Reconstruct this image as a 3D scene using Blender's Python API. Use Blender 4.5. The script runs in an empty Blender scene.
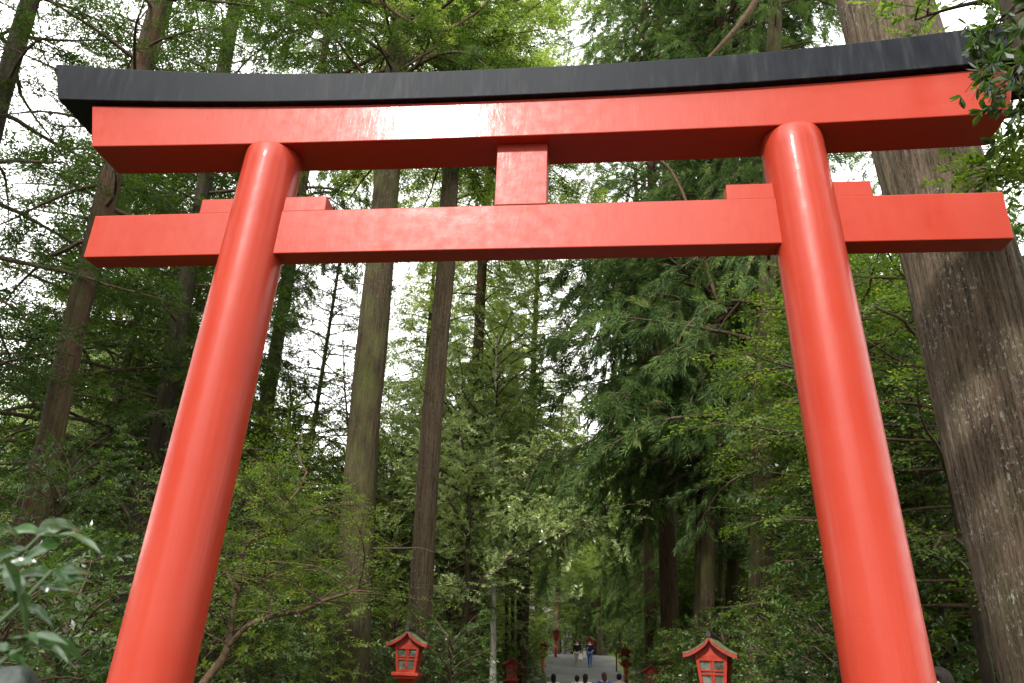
import bpy, math, random
import numpy as np
from math import radians, sin, cos, tan, atan2, hypot, pi
from mathutils import Vector, Matrix, noise
sc = bpy.context.scene
COL = sc.collection
R0 = np.random.default_rng(11)

# ------------------------------------------------------------------ camera
YAW, PITCH, ROLL, FPX = -6.8383, 23.346, 2.2991, 784.4953
CAM = np.array([.6523, -5.7372, 1.6])
_y, _p, _r = map(radians, (YAW, PITCH, ROLL))
CF = np.array([sin(_y)*cos(_p), cos(_y)*cos(_p), sin(_p)])
_R = np.array([cos(_y), -sin(_y), 0]); _U = np.cross(_R, CF)
CR = _R*cos(_r)+_U*sin(_r); CU = -_R*sin(_r)+_U*cos(_r)
def at(u, v, D):
    """point seen at (u, v) standing D metres away over the ground"""
    d = CF*FPX+CR*(u-512)-CU*(v-341.5)
    return CAM+d*(D/hypot(d[0], d[1]))
def mpp(P):
    return float((np.array(P)-CAM) @ CF)/FPX
cd = bpy.data.cameras.new('camera'); cam = bpy.data.objects.new('camera', cd); COL.objects.link(cam)
cd.sensor_width = 36; cd.lens = FPX/1024*36; cd.clip_end = 3000; cd.clip_start = .05
cam.matrix_world = Matrix(((CR[0], CU[0], -CF[0], CAM[0]), (CR[1], CU[1], -CF[1], CAM[1]), (CR[2], CU[2], -CF[2], CAM[2]), (0, 0, 0, 1)))
cd.dof.use_dof = True; cd.dof.focus_distance = 7.0; cd.dof.aperture_fstop = 4.0
sc.camera = cam

# ------------------------------------------------------------------ materials
def newmat(name):
    m = bpy.data.materials.new(name); m.use_nodes = True
    nt = m.node_tree; b = nt.nodes['Principled BSDF']
    return m, nt, b
def N(nt, t, **kw):
    n = nt.nodes.new(t)
    for k, v in kw.items():
        if k in n.inputs: n.inputs[k].default_value = v
        else: setattr(n, k, v)
    return n
def ramp(nt, src, stops, interp='LINEAR'):
    n = nt.nodes.new('ShaderNodeValToRGB'); n.color_ramp.interpolation = interp
    e = n.color_ramp.elements
    while len(e) < len(stops): e.new(.5)
    for i, (p, c) in enumerate(stops):
        e[i].position = p; e[i].color = (*c, 1) if len(c) == 3 else c
    nt.links.new(src, n.inputs[0]); return n.outputs[0]
def coords(nt, scale=(1, 1, 1), kind='Object'):
    tc = nt.nodes.new('ShaderNodeTexCoord'); mp = nt.nodes.new('ShaderNodeMapping')
    mp.inputs['Scale'].default_value = scale
    nt.links.new(tc.outputs[kind], mp.inputs[0]); return mp.outputs[0]
def noise_(nt, vec, scale, detail=4, rough=.55, dist=0):
    n = N(nt, 'ShaderNodeTexNoise', Scale=scale, Detail=detail, Roughness=rough, Distortion=dist)
    nt.links.new(vec, n.inputs['Vector']); return n.outputs['Fac']
def bump(nt, b, h, strength=.3, dist=.01, prev=None):
    n = N(nt, 'ShaderNodeBump', Strength=strength, Distance=dist)
    nt.links.new(h, n.inputs['Height'])
    if prev is not None: nt.links.new(prev, n.inputs['Normal'])
    nt.links.new(n.outputs[0], b.inputs['Normal']); return n.outputs[0]
def mixc(nt, fac, a, b, mode='MIX'):
    n = nt.nodes.new('ShaderNodeMix'); n.data_type = 'RGBA'; n.blend_type = mode
    for s, v in ((n.inputs[0], fac), (n.inputs[6], a), (n.inputs[7], b)):
        if isinstance(v, (int, float)): s.default_value = v
        elif isinstance(v, tuple): s.default_value = (*v, 1)
        else: nt.links.new(v, s)
    return n.outputs[2]
def simple(name, col, rough=.7, spec=.3, vary=0.15, scale=8, bmp=.15):
    m, nt, b = newmat(name); v = coords(nt)
    f = noise_(nt, v, scale)
    c = ramp(nt, f, [(.3, tuple(x*(1-vary) for x in col)), (.7, tuple(min(1, x*(1+vary)) for x in col))])
    nt.links.new(c, b.inputs['Base Color']); b.inputs['Roughness'].default_value = rough
    b.inputs['Specular IOR Level'].default_value = spec
    if bmp: bump(nt, b, f, bmp, .02)
    return m

def red_paint(name, base, dust=.5, joint=()):
    m, nt, b = newmat(name); v = coords(nt); tc = v
    big = noise_(nt, v, 1.3, 3); fine = noise_(nt, v, 38, 4, .6); med = noise_(nt, v, 9, 3)
    c = ramp(nt, big, [(.3, base), (.72, (base[0]*1.05, base[1]*1.25, base[2]*1.3))])
    # rain-washed vertical streaks and a few chips
    st = noise_(nt, coords(nt, (7, 7, .5)), 2.2, 5, .6)
    c = mixc(nt, ramp(nt, st, [(.52, (0, 0, 0)), (.75, (.42*dust,)*3)]), c, (.40, .055, .03))
    ch = noise_(nt, v, 16, 2, .5)
    c = mixc(nt, ramp(nt, ch, [(.765, (0, 0, 0)), (.785, (.55, .55, .55))]), c, (.23, .035, .02))
    nt.links.new(c, b.inputs['Base Color'])
    r = ramp(nt, med, [(.3, (.34,)*3), (.75, (.5,)*3)]); nt.links.new(r, b.inputs['Roughness'])
    b.inputs['Specular IOR Level'].default_value = .2
    b.inputs['Coat Weight'].default_value = .14; b.inputs['Coat Roughness'].default_value = .12
    p1 = bump(nt, b, fine, .16, .003)
    p2 = bump(nt, b, big, .2, .03, p1)
    wr = noise_(nt, coords(nt, (2.4, 2.4, .5)), 7, 4, .55, .4)
    p3 = bump(nt, b, wr, .12, .008, p2)
    nt.links.new(p3, b.inputs['Coat Normal'])
    if joint:
        sep = nt.nodes.new('ShaderNodeSeparateXYZ'); nt.links.new(coords(nt), sep.inputs[0])
        prev = p3
        for z in joint:
            a = N(nt, 'ShaderNodeMath', operation='SUBTRACT'); nt.links.new(sep.outputs[2], a.inputs[0]); a.inputs[1].default_value = z
            d = N(nt, 'ShaderNodeMath', operation='ABSOLUTE'); nt.links.new(a.outputs[0], d.inputs[0])
            h = ramp(nt, d.outputs[0], [(0, (0, 0, 0)), (.010, (1, 1, 1))])
            prev = bump(nt, b, h, .2, .0015, prev)
    return m
RED = red_paint('vermilion_paint', (.335, .029, .0135), joint=(2.02, 3.33))
REDB = red_paint('vermilion_beam_paint', (.335, .029, .0135))

def black_roof():
    m, nt, b = newmat('black_lintel_cap')
    st = noise_(nt, coords(nt, (5, 5, .7)), 2.5, 6, .65); n2 = noise_(nt, coords(nt), 14, 4)
    c = ramp(nt, st, [(.35, (.004, .005, .008)), (.55, (.010, .012, .016)), (.68, (.024, .026, .028)), (.8, (.055, .056, .05))])
    c = mixc(nt, ramp(nt, n2, [(.58, (0,)*3), (.75, (.3,)*3)]), c, (.01, .011, .012))
    nt.links.new(c, b.inputs['Base Color']); b.inputs['Specular IOR Level'].default_value = .09
    nt.links.new(ramp(nt, st, [(.3, (.42,)*3), (.7, (.6,)*3)]), b.inputs['Roughness'])
    bump(nt, b, st, .12, .006); return m
BLACK = black_roof()

def bark(name, dark, mid, pale, lichen=.3, moss=.0, sc_=1., furrow=1., red=None):
    m, nt, b = newmat(name)
    v = coords(nt, (1, 1, .05)); f = noise_(nt, v, 15*sc_, 7, .72, .25)
    v2 = coords(nt, (1, 1, .16)); g = noise_(nt, v2, 48*sc_, 4, .65)
    c = ramp(nt, f, [(.40, dark), (.5, mid), (.62, pale)])
    c = mixc(nt, .45, c, ramp(nt, g, [(.35, dark), (.65, pale)]))
    if red:
        c = mixc(nt, ramp(nt, noise_(nt, coords(nt, (1, 1, .2)), 3.1, 3), [(.5, (0,)*3), (.66, (.7,)*3)]), c, red)
    if lichen:
        l = noise_(nt, coords(nt, (1, 1, .5)), 30, 5, .75); big = noise_(nt, coords(nt), 1.6, 2)
        l1 = ramp(nt, l, [(.57, (0,)*3), (.60, (1,)*3)]); l2 = ramp(nt, big, [(.42, (0,)*3), (.6, (lichen,)*3)])
        mm = mixc(nt, 1., l1, l2, 'MULTIPLY')
        c = mixc(nt, mm, c, (.27, .27, .23))
    if moss:
        l = noise_(nt, coords(nt, (1, 1, .4)), 3.4, 5, .6)
        c = mixc(nt, ramp(nt, l, [(.45, (0,)*3), (.7, (moss,)*3)]), c, (.07, .085, .02))
    nt.links.new(c, b.inputs['Base Color']); b.inputs['Roughness'].default_value = .9
    b.inputs['Specular IOR Level'].default_value = .15
    p = bump(nt, b, f, .9*furrow, .03); bump(nt, b, g, .5, .012, p)
    return m
BARK_BIG = bark('giant_cedar_bark', (.022, .015, .011), (.105, .072, .048), (.20, .148, .106), 1.0, .25, 1.8, 1.8)
BARK_T5 = bark('brown_cedar_bark', (.022, .014, .009), (.085, .058, .034), (.15, .108, .070), .35, .2, 1.6, 1.1)
BARK_RED = bark('cedar_bark', (.014, .009, .006), (.055, .034, .020), (.10, .066, .040), .12, .3, 1.3, 1, (.085, .036, .017))
BARK_MOSS = bark('mossy_bark', (.010, .008, .004), (.042, .030, .015), (.080, .058, .032), .25, .6, 1.8)
BARK_DARK = bark('dark_bark', (.012, .010, .007), (.032, .024, .016), (.06, .046, .032), .1, .35, 1.)
BARK_PALE = bark('pale_bark', (.20, .19, .15), (.38, .36, .30), (.5, .48, .42), .3, .25, 1., .4)
TWIG = simple('twig_bark', (.085, .06, .04), .85, .1, .4, 20)
TWIG_L = simple('brown_limb_bark', (.085, .055, .032), .8, .15, .4, 14)
TWIG_D = simple('dark_twig_bark', (.03, .024, .018), .85, .1, .3, 20)

def leafmat(name, dark, light, trans, tmix=.4, rough=.5, spec=.35, odd=None):
    m, nt, b = newmat(name)
    at_ = nt.nodes.new('ShaderNodeAttribute'); at_.attribute_name = 'tint'
    oi = nt.nodes.new('ShaderNodeObjectInfo')
    st = [(0, dark), (.8, light)]
    if odd: st += [(.93, light), (.97, odd)]
    c = ramp(nt, at_.outputs['Fac'], st)
    w = ramp(nt, oi.outputs['Random'], [(0, (.78, .82, .7)), (1, (1.18, 1.12, 1.05))])
    c = mixc(nt, 1., c, w, 'MULTIPLY')
    # soft patches of paler and darker growth
    pz = noise_(nt, coords(nt), .9, 3)
    c = mixc(nt, 1., c, ramp(nt, pz, [(.3, (.72, .76, .72)), (.72, (1.3, 1.26, 1.2))]), 'MULTIPLY')
    nt.links.new(c, b.inputs['Base Color']); b.inputs['Roughness'].default_value = rough
    b.inputs['Specular IOR Level'].default_value = spec
    tr = nt.nodes.new('ShaderNodeBsdfTranslucent')
    tcol = mixc(nt, 1., c, trans, 'MULTIPLY'); nt.links.new(tcol, tr.inputs['Color'])
    mx = nt.nodes.new('ShaderNodeMixShader'); mx.inputs[0].default_value = tmix
    nt.links.new(b.outputs[0], mx.inputs[1]); nt.links.new(tr.outputs[0], mx.inputs[2])
    nt.links.new(mx.outputs[0], nt.nodes['Material Output'].inputs['Surface'])
    return m
L_SUGI = leafmat('cedar_needles', (.032, .062, .024), (.15, .225, .080), (1.4, 1.5, .8), .42, .6, .2, (.15, .10, .055))
L_FIR = leafmat('fir_needles', (.015, .030, .011), (.066, .104, .032), (1.7, 1.9, .7), .38, .6, .2)
L_HINOKI = leafmat('light_conifer_needles', (.10, .16, .050), (.28, .36, .115), (1.5, 1.5, .8), .52, .6, .2)
L_DARK = leafmat('glossy_leaves', (.020, .042, .014), (.085, .14, .042), (1.8, 2.0, .7), .32, .32, .5)
L_MID = leafmat('broad_leaves', (.045, .078, .020), (.17, .235, .055), (1.8, 1.9, .7), .45, .42, .4, (.28, .26, .07))
L_MAPLE = leafmat('maple_leaves', (.032, .062, .016), (.14, .195, .050), (1.8, 1.9, .7), .48, .5, .3, (.26, .26, .07))
L_LIME = leafmat('lime_leaves', (.20, .27, .07), (.42, .46, .14), (1.6, 1.6, .8), .55, .5, .3, (.5, .42, .13))
L_PALE = leafmat('pale_glossy_leaves', (.14, .195, .09), (.36, .44, .22), (1.4, 1.5, .9), .45, .28, .6)
L_NEAR = leafmat('shrub_leaf', (.018, .046, .016), (.042, .088, .030), (1.5, 1.9, .7), .22, .24, .6)
L_OAK = leafmat('dark_oval_leaves', (.010, .026, .008), (.040, .075, .020), (2.0, 2.4, .8), .35, .38, .45)

# ------------------------------------------------------------------ object helpers
def link(o, parent=None):
    COL.objects.link(o)
    if parent is not None: o.parent = parent
    return o
def thing(name, label, cat, loc=(0, 0, 0), rz=0, group=None):
    o = bpy.data.objects.new(name, None); o.empty_display_size = .3; COL.objects.link(o)
    o.location = tuple(float(a) for a in loc); o.rotation_euler = (0, 0, rz)
    return tag(o, label, cat, group)
def tag(o, label, cat, group=None, kind=None):
    if label: o['label'] = label
    if cat: o['category'] = cat
    if group: o['group'] = group
    if kind: o['kind'] = kind
    return o
def copy_tree(o, parent=None):
    c = o.copy(); COL.objects.link(c)
    if parent is not None: c.parent = parent
    for ch in [x for x in list(bpy.data.objects) if x.parent == o]: copy_tree(ch, c)
    return c
class MB:
    """collects vertices and faces for one mesh"""
    def __init__(s): s.v = []; s.f = []; s.n = 0; s.sm = []
    def add(s, v, f, smooth=True):
        s.v.append(np.asarray(v, float).reshape(-1, 3))
        for q in f: s.f.append(tuple(int(i)+s.n for i in q)); s.sm.append(smooth)
        s.n += len(s.v[-1])
    def box(s, x0, x1, y0, y1, z0, z1):
        v = [(x, y, z) for z in (z0, z1) for x, y in ((x0, y0), (x1, y0), (x1, y1), (x0, y1))]
        s.add(v, [(3, 2, 1, 0), (4, 5, 6, 7), (0, 1, 5, 4), (1, 2, 6, 5), (2, 3, 7, 6), (3, 0, 4, 7)], False)
    def frust(s, a, b, z0, z1, c=(0, 0)):
        v = [(c[0]+sx*w, c[1]+sy*w, z) for w, z in ((a, z0), (b, z1)) for sx, sy in ((-1, -1), (1, -1), (1, 1), (-1, 1))]
        s.add(v, [(3, 2, 1, 0), (4, 5, 6, 7), (0, 1, 5, 4), (1, 2, 6, 5), (2, 3, 7, 6), (3, 0, 4, 7)], False)
    def tube(s, P, r, k=8, cap=True, disp=None):
        P = np.asarray(P, float); n = len(P); r = np.broadcast_to(np.asarray(r, float), (n,))
        T = np.gradient(P, axis=0); T /= np.linalg.norm(T, axis=1)[:, None]+1e-9
        up = np.array([0, 0, 1.]) if abs(T[0][2]) < .9 else np.array([1., 0, 0])
        A = np.cross(T, up); A /= np.linalg.norm(A, axis=1)[:, None]+1e-9
        B = np.cross(T, A)
        th = np.linspace(0, 2*pi, k, endpoint=False)
        rr = np.repeat(r[:, None], k, 1)
        if disp is not None: rr = rr*disp(P, th)
        V = P[:, None, :]+rr[:, :, None]*(np.cos(th)[None, :, None]*A[:, None, :]+np.sin(th)[None, :, None]*B[:, None, :])
        f = [(i*k+j, i*k+(j+1) % k, (i+1)*k+(j+1) % k, (i+1)*k+j) for i in range(n-1) for j in range(k)]
        s.add(V.reshape(-1, 3), f)
        if cap:
            s.f.append(tuple(s.n-k+j for j in range(k))); s.sm.append(False)
            s.f.append(tuple(s.n-n*k+j for j in reversed(range(k)))); s.sm.append(False)
    def ellip(s, c, r, nu=16, nv=10):
        v = []; f = []
        for i in range(nv+1):
            ph = pi*i/nv
            for j in range(nu):
                a = 2*pi*j/nu; v.append((c[0]+r[0]*sin(ph)*cos(a), c[1]+r[1]*sin(ph)*sin(a), c[2]+r[2]*cos(ph)))
        for i in range(nv):
            for j in range(nu): f.append((i*nu+j, (i+1)*nu+j, (i+1)*nu+(j+1) % nu, i*nu+(j+1) % nu))
        s.add(v, f)
    def build(s, name, mat, parent=None, bevel=0):
        me = bpy.data.meshes.new(name); V = np.concatenate(s.v)
        me.from_pydata(V.tolist(), [], s.f); me.polygons.foreach_set('use_smooth', s.sm)
        me.validate(); me.update(); me.materials.append(mat)
        o = bpy.data.objects.new(name, me); link(o, parent)
        if bevel:
            b = o.modifiers.new('bevel', 'BEVEL'); b.width = bevel; b.segments = 2; b.limit_method = 'ANGLE'; b.angle_limit = radians(35)
        return o
def poly_mesh(name, V, tint, mat, parent=None):
    """V: (n, k, 3) separate polygons"""
    n, k, _ = V.shape; me = bpy.data.meshes.new(name)
    me.vertices.add(n*k); me.vertices.foreach_set('co', V.astype(np.float32).ravel())
    me.loops.add(n*k); me.loops.foreach_set('vertex_index', np.arange(n*k, dtype=np.int32))
    me.polygons.add(n); me.polygons.foreach_set('loop_start', np.arange(0, n*k, k, dtype=np.int32))
    me.update(calc_edges=True)
    a = me.attributes.new('tint', 'FLOAT', 'FACE'); a.data.foreach_set('value', tint.astype(np.float32))
    me.materials.append(mat)
    return link(bpy.data.objects.new(name, me), parent)

# ------------------------------------------------------------------ sprays of foliage (x forward, z up)
def leaf_quad(rng, base, d, nrm, L, W):
    s = np.cross(nrm, d); s /= np.linalg.norm(s)+1e-9
    return np.array([base, base+d*L*.45+s*W/2, base+d*L, base+d*L*.45-s*W/2])
def norm(v): return v/(np.linalg.norm(v)+1e-9)
def spray(kind, seed):
    r = np.random.default_rng(seed); out = []
    if kind == 'sugi':
        for i in range(52):
            t = r.uniform(0, .85); a = r.uniform(0, 2*pi); o = .55*(1-.4*t)
            d = norm(np.array([.65+.3*r.random(), o*cos(a), o*sin(a)+.18])); b = np.array([t, .05*cos(a), .05*sin(a)-.12*t*t])
            s = norm(np.cross(d, r.normal(size=3))); L = r.uniform(.2, .38); W = r.uniform(.035, .06)
            out.append([b-s*W/2, b+s*W/2, b+d*L])
    elif kind == 'fir':
        for i in range(34):
            t = r.uniform(-.05, .95); y = r.normal()*.24*(1.1-t*.6); b = np.array([t, y, r.normal()*.07-.12*t*t]); a = atan2(y*2.2, .4)+r.normal()*.45
            d = norm(np.array([cos(a), sin(a), r.normal()*.22])); s = norm(np.cross(d, (r.normal()*.3, r.normal()*.3, 1)))
            L = r.uniform(.14, .34); W = r.uniform(.05, .10); out.append([b-s*W/2, b+s*W/2, b+d*L])
    elif kind == 'leafy':
        for i in range(13):
            t = (i+.5)/13; a = i*2.4+r.normal()*.4
            d = norm(np.array([.6, .8*cos(a), .35*sin(a)-.1+r.normal()*.2])); nr = norm(np.array([-.1, 0, 1])+r.normal(size=3)*.33)
            out.append(leaf_quad(r, np.array([t*.85, 0, -.08*t]), d, nr, r.uniform(.2, .32), r.uniform(.09, .14)))
    elif kind == 'maple':
        for i in range(18):
            t = r.random(); y = r.normal()*.28*(1-.4*t); d = norm(np.array([.7, y*2.5, -.12+r.normal()*.15]))
            nr = norm(np.array([0, 0, 1])+r.normal(size=3)*.25)
            out.append(leaf_quad(r, np.array([t*.9, y, r.normal()*.035-.06*t]), d, nr, r.uniform(.13, .21), r.uniform(.09, .13)))
    elif kind == 'oval':
        for i in range(8):
            a = i*2*pi/8+r.normal()*.2; d = norm(np.array([.45, cos(a), .5*sin(a)-.25])); nr = norm(np.array([-.3, 0, 1])+r.normal(size=3)*.25)
            s = norm(np.cross(nr, d)); b = np.array([.35+.1*r.random(), 0, 0]); L = r.uniform(.42, .6); W = L*.34
            out.append([b, b+d*L*.35+s*W*.42, b+d*L*.7+s*W*.5, b+d*L, b+d*L*.7-s*W*.5, b+d*L*.35-s*W*.42])
    return np.array(out)
SPR = {k: [spray(k, 100+i) for i in range(6)] for k in ('sugi', 'fir', 'leafy', 'maple', 'oval')}
def stamp(rng, kind, P, D, S, flat=.0):
    """put sprays at P pointing along D with size S; flat=1 keeps their plane level"""
    P = np.asarray(P); D = np.asarray(D); S = np.asarray(S); n = len(P)
    X = D/(np.linalg.norm(D, axis=1)[:, None]+1e-9)
    ref = np.array([0, 0, 1.])[None]*flat*2.5+rng.normal(size=(n, 3))*(1.05-flat)
    Y = np.cross(ref, X); Y /= np.linalg.norm(Y, axis=1)[:, None]+1e-9; Z = np.cross(X, Y)
    M = np.stack([X, Y, Z], 1)*S[:, None, None]
    idx = rng.integers(0, 6, n); V = []; T = []
    for k in range(6):
        m = idx == k
        if not m.any(): continue
        t = SPR[kind][k]
        v = np.einsum('pkc,scd->spkd', t, M[m])+P[m][:, None, None, :]
        V.append(v.reshape(-1, t.shape[1], 3))
        ti = np.repeat(np.clip(rng.normal(.42, .22, m.sum()), 0, .96), len(t))+rng.normal(size=m.sum()*len(t))*.1
        T.append(np.clip(ti, 0, 1))
    return np.concatenate(V), np.concatenate(T)
def rotz(d, a): return np.array([d[0]*cos(a)-d[1]*sin(a), d[0]*sin(a)+d[1]*cos(a), d[2]])
def walk(rng, p, az, el, L, m, droop, wob=.12, lift=0):
    pts = [np.array(p, float)]; st = L/m
    for i in range(m):
        d = np.array([cos(az)*cos(el), sin(az)*cos(el), sin(el)]); pts.append(pts[-1]+d*st)
        az += rng.normal()*wob; el += -droop/m+rng.normal()*wob*.6+(lift*i/m/m)
    return np.array(pts)

def crown(rng, mb, axis, h0, h1, R, prof, nb, kind, size, el=(0., .5), droop=.6, sub=.45, sublen=.45, sp=.22, flat=.5, start=.2, az=None, lift=0, tw=1., subdroop=.4, maxr=.5):
    """branches off a trunk, each with side twigs carrying sprays"""
    P = []; D = []; S = []
    for i in range(nb):
        t = (i+rng.random())/nb; z = h0+(h1-h0)*t
        a = i*2.39996+rng.normal()*.35 if az is None else rng.uniform(*az)
        L = R*prof(t)*rng.uniform(.65, 1.12)
        if L < .25: continue
        e = el[0]+(el[1]-el[0])*t+rng.normal()*.1
        B = walk(rng, axis(z), a, e, L, 9, droop, .10, lift)
        if mb is not None: mb.tube(B, np.linspace(min(maxr, .011*L+.012)*tw, .004*tw, 10), 5, False)
        ns = max(2, int(L/sub))
        for j in range(ns):
            s = start+(1-start)*(j+rng.random())/ns; x = s*9; q = min(8, int(x)); b = B[q]+(B[q+1]-B[q])*(x-q)
            bd = norm(B[q+1]-B[q]); sd = 1 if j % 2 else -1
            d = rotz(bd, sd*rng.uniform(.5, 1.2)); l = sublen*L*(1.05-.75*s)*rng.uniform(.6, 1.2)+.15
            Q = walk(rng, b, atan2(d[1], d[0]), math.asin(np.clip(d[2], -1, 1))*.5+rng.normal()*.2, l, 3, subdroop, .15)
            if mb is not None: mb.tube(Q, np.linspace(.006+.003*l, .002, 4)*tw, 3, False)
            nn = max(1, int(l/sp))
            for k in range(nn+1):
                y = (k+rng.random()*.8)/(nn+1)*3; w = min(2, int(y)); P.append(Q[w]+(Q[w+1]-Q[w])*(y-w)); D.append(norm(Q[w+1]-Q[w])+rng.normal(size=3)*.38-np.array([0, 0, .45 if kind == 'sugi' else 0])); S.append(size*rng.uniform(.7, 1.25))
        P.append(B[-1]); D.append(B[-1]-B[-2]); S.append(size)
    return P, D, S
PROF = dict(cone=lambda t: (1-t)**.8+.08, round=lambda t: .35+.65*math.sqrt(max(0, 1-(1.7*t-.75)**2)) if t < .98 else .2,
            col=lambda t: .75+.35*sin(t*9), spruce=lambda t: 1-.65*t)
def interp_axis(P):
    P = np.asarray(P); o = np.argsort(P[:, 2]); P = P[o]
    def f(z):
        if z >= P[-1][2]:
            d = (P[-1]-P[-2])/(P[-1][2]-P[-2][2]); return P[-1]+d*(z-P[-1][2])
        if z <= P[0][2]:
            d = (P[1]-P[0])/(P[1][2]-P[0][2]); return P[0]+d*(z-P[0][2])
        return np.array([np.interp(z, P[:, 2], P[:, 0]), np.interp(z, P[:, 2], P[:, 1]), z])
    return f
NPOLY = [0]
def make_tree(name, label, cat, axis, zg, ztop, r0, r1, barkm, leafm, specs, seed, group=None, k=12, twigm=None, disp=None, steps=26, flare=1.35, dead=0, deadR=1.6):
    """trunk along axis, then crown from specs; the thing's empty stands at the trunk's foot"""
    rng = np.random.default_rng(seed); base = axis(zg)
    T = thing(name, label, cat, base, 0, group); off = base
    ax = lambda z: axis(z)-off
    mb = MB(); zs = np.linspace(zg-.4, ztop, steps); P = np.array([ax(z) for z in zs])
    tt = np.clip((zs-zg)/(ztop-zg), 0, 1); rr = r0+(r1-r0)*tt; rr = rr*(1+(flare-1)*np.exp(-(zs-zg)/.7))
    if not disp:
        ph = rng.uniform(0, 6, 4)
        disp = lambda P, th: 1+.045*np.sin(3*th[None]+ph[0]+P[:, 2:3]*.5)+.03*np.sin(5*th[None]+ph[1]-P[:, 2:3]*.7)+.02*rng.normal(size=(len(P), len(th)))
    mb.tube(P, rr, k, True, disp); nf = len(mb.f); lb = mb
    for i in range(dead):
        z = rng.uniform(zg+2, ztop*.8); B = walk(rng, ax(z), rng.uniform(0, 6.28), rng.uniform(-.3, .4), rng.uniform(.4, 1)*deadR, 7, .3, .22)
        lb.tube(B, np.linspace(.022, .004, 8), 5, False)
        for q in (3, 5):
            d = B[q+1]-B[q]; lb.tube(walk(rng, B[q], atan2(d[1], d[0])+rng.choice([-.8, .8]), rng.normal()*.3, .5, 4, .1, .25), np.linspace(.01, .003, 5), 3, False)
    V = []; TT = []
    for s in specs:
        s = dict(s); kd = s.pop('kind'); fl = s.get('flat', .5); pr = PROF[s.pop('prof')]
        P, D, S = crown(rng, lb, ax, s.pop('h0'), s.pop('h1'), s.pop('R'), pr, s.pop('nb'), kd, s.pop('size'), **s)
        v, t = stamp(rng, kd, P, D, S, fl); V.append((v, t))
    tr = mb.build('trunk', barkm, T); tr.data.materials.append(twigm or TWIG)
    mi = np.ones(len(tr.data.polygons), np.int32); mi[:nf] = 0; tr.data.polygons.foreach_set('material_index', mi)
    if V:
        v = np.concatenate([a for a, b in V]); t = np.concatenate([b for a, b in V]); NPOLY[0] += len(v)
        poly_mesh('crown', v, t, leafm, T)
    return T
# ------------------------------------------------------------------ ground and path
GY = [(-60, 0), (-5, 0), (4, .18), (14, .24), (24, .33), (29, .5), (34, .95), (42.3, 1.73), (52, 2.57), (58.3, 3.35), (66, 3.8), (84, 4.1), (92, 4.8), (104, 10), (125, 20), (170, 36), (400, 70)]
PX = [(-60, .6), (0, .3), (21, .25), (51, -.6), (66, -1.1), (80, -2.2), (100, -5.5), (130, -12)]
def pcx(y): return float(np.interp(y, [a for a, b in PX], [b for a, b in PX]))
def gbase(y): return float(np.interp(y, [a for a, b in GY], [b for a, b in GY]))
def gz(x, y):
    d = x-pcx(y); z = gbase(y); a = abs(d)
    if a > 2.9:
        q = a-2.9
        z += (min(q, 9)*.20 if d > 0 else min(q, 30)*.035)
        z += .18*noise.noise(Vector((x*.35, y*.35, 0)))*min(1, q)
    return z
def road_sheet(name, mat, hw, dz, ys, nx, kind='structure'):
    v = []; f = []
    for y in ys:
        c = pcx(y)
        for i in range(nx+1):
            x = c+hw*(-1+2*i/nx); v.append((x, y, gbase(y)+dz))
    for j in range(len(ys)-1):
        for i in range(nx):
            a = j*(nx+1)+i; f.append((a, a+1, a+nx+2, a+nx+1))
    mb = MB(); mb.add(v, f); o = mb.build(name, mat); o['kind'] = kind; return o
ys = sorted(set([float(y) for y in np.arange(-60, 130.1, 1.0)]+[float(g[0]) for g in GY if g[0] < 130]))
def ground():
    ds = [-400, -200, -120, -80, -60, -50, -42, -36]+[float(a) for a in np.arange(-32, -2.9, 1.)]+[-2.9, -2.5, 0, 2.5, 2.9]+[float(a) for a in np.arange(3.5, 16, .8)]+[18, 22, 27, 33, 40, 50, 65, 90, 140, 220, 400]
    yy = [-400, -200, -120, -80]+ys+[140., 160., 200., 260., 400.]
    v = []; f = []
    for y in yy:
        for d in ds: v.append((pcx(y)+d, y, gz(pcx(y)+d, y)))
    n = len(ds)
    for j in range(len(yy)-1):
        for i in range(n-1): f.append((j*n+i, j*n+i+1, j*n+n+i+1, j*n+n+i))
    m, nt, b = newmat('forest_floor'); c1 = noise_(nt, coords(nt), 1.2, 6, .65); c2 = noise_(nt, coords(nt), 22, 5, .7)
    c = ramp(nt, c1, [(.35, (.035, .028, .016)), (.5, (.05, .05, .02)), (.65, (.045, .075, .022))])
    c = mixc(nt, .4, c, ramp(nt, c2, [(.35, (.02, .017, .01)), (.65, (.12, .095, .05))])); nt.links.new(c, b.inputs['Base Color'])
    b.inputs['Roughness'].default_value = .95; bump(nt, b, c2, .6, .05)
    mb = MB(); mb.add(v, f); o = mb.build('ground', m); o['kind'] = 'structure'
ground()
m, nt, b = newmat('path_asphalt'); a1 = noise_(nt, coords(nt), .55, 4, .6, .6); a2 = noise_(nt, coords(nt), 40, 4, .7)
c = ramp(nt, a1, [(.36, (.035, .034, .033)), (.5, (.062, .061, .058)), (.66, (.095, .093, .088))])
c = mixc(nt, .35, c, ramp(nt, a2, [(.3, (.03, .03, .028)), (.7, (.12, .118, .11))])); nt.links.new(c, b.inputs['Base Color'])
b.inputs['Roughness'].default_value = .85; bump(nt, b, a2, .4, .02)
road_sheet('path', m, 2.5, .012, ys, 4)
m, nt, b = newmat('moss_verge_earth'); a1 = noise_(nt, coords(nt), 3, 5, .65)
nt.links.new(ramp(nt, a1, [(.4, (.05, .04, .02)), (.55, (.10, .115, .03)), (.7, (.13, .15, .04))]), b.inputs['Base Color']); b.inputs['Roughness'].default_value = .95
o = road_sheet('path_verge', m, 2.88, .006, ys, 4)

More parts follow.
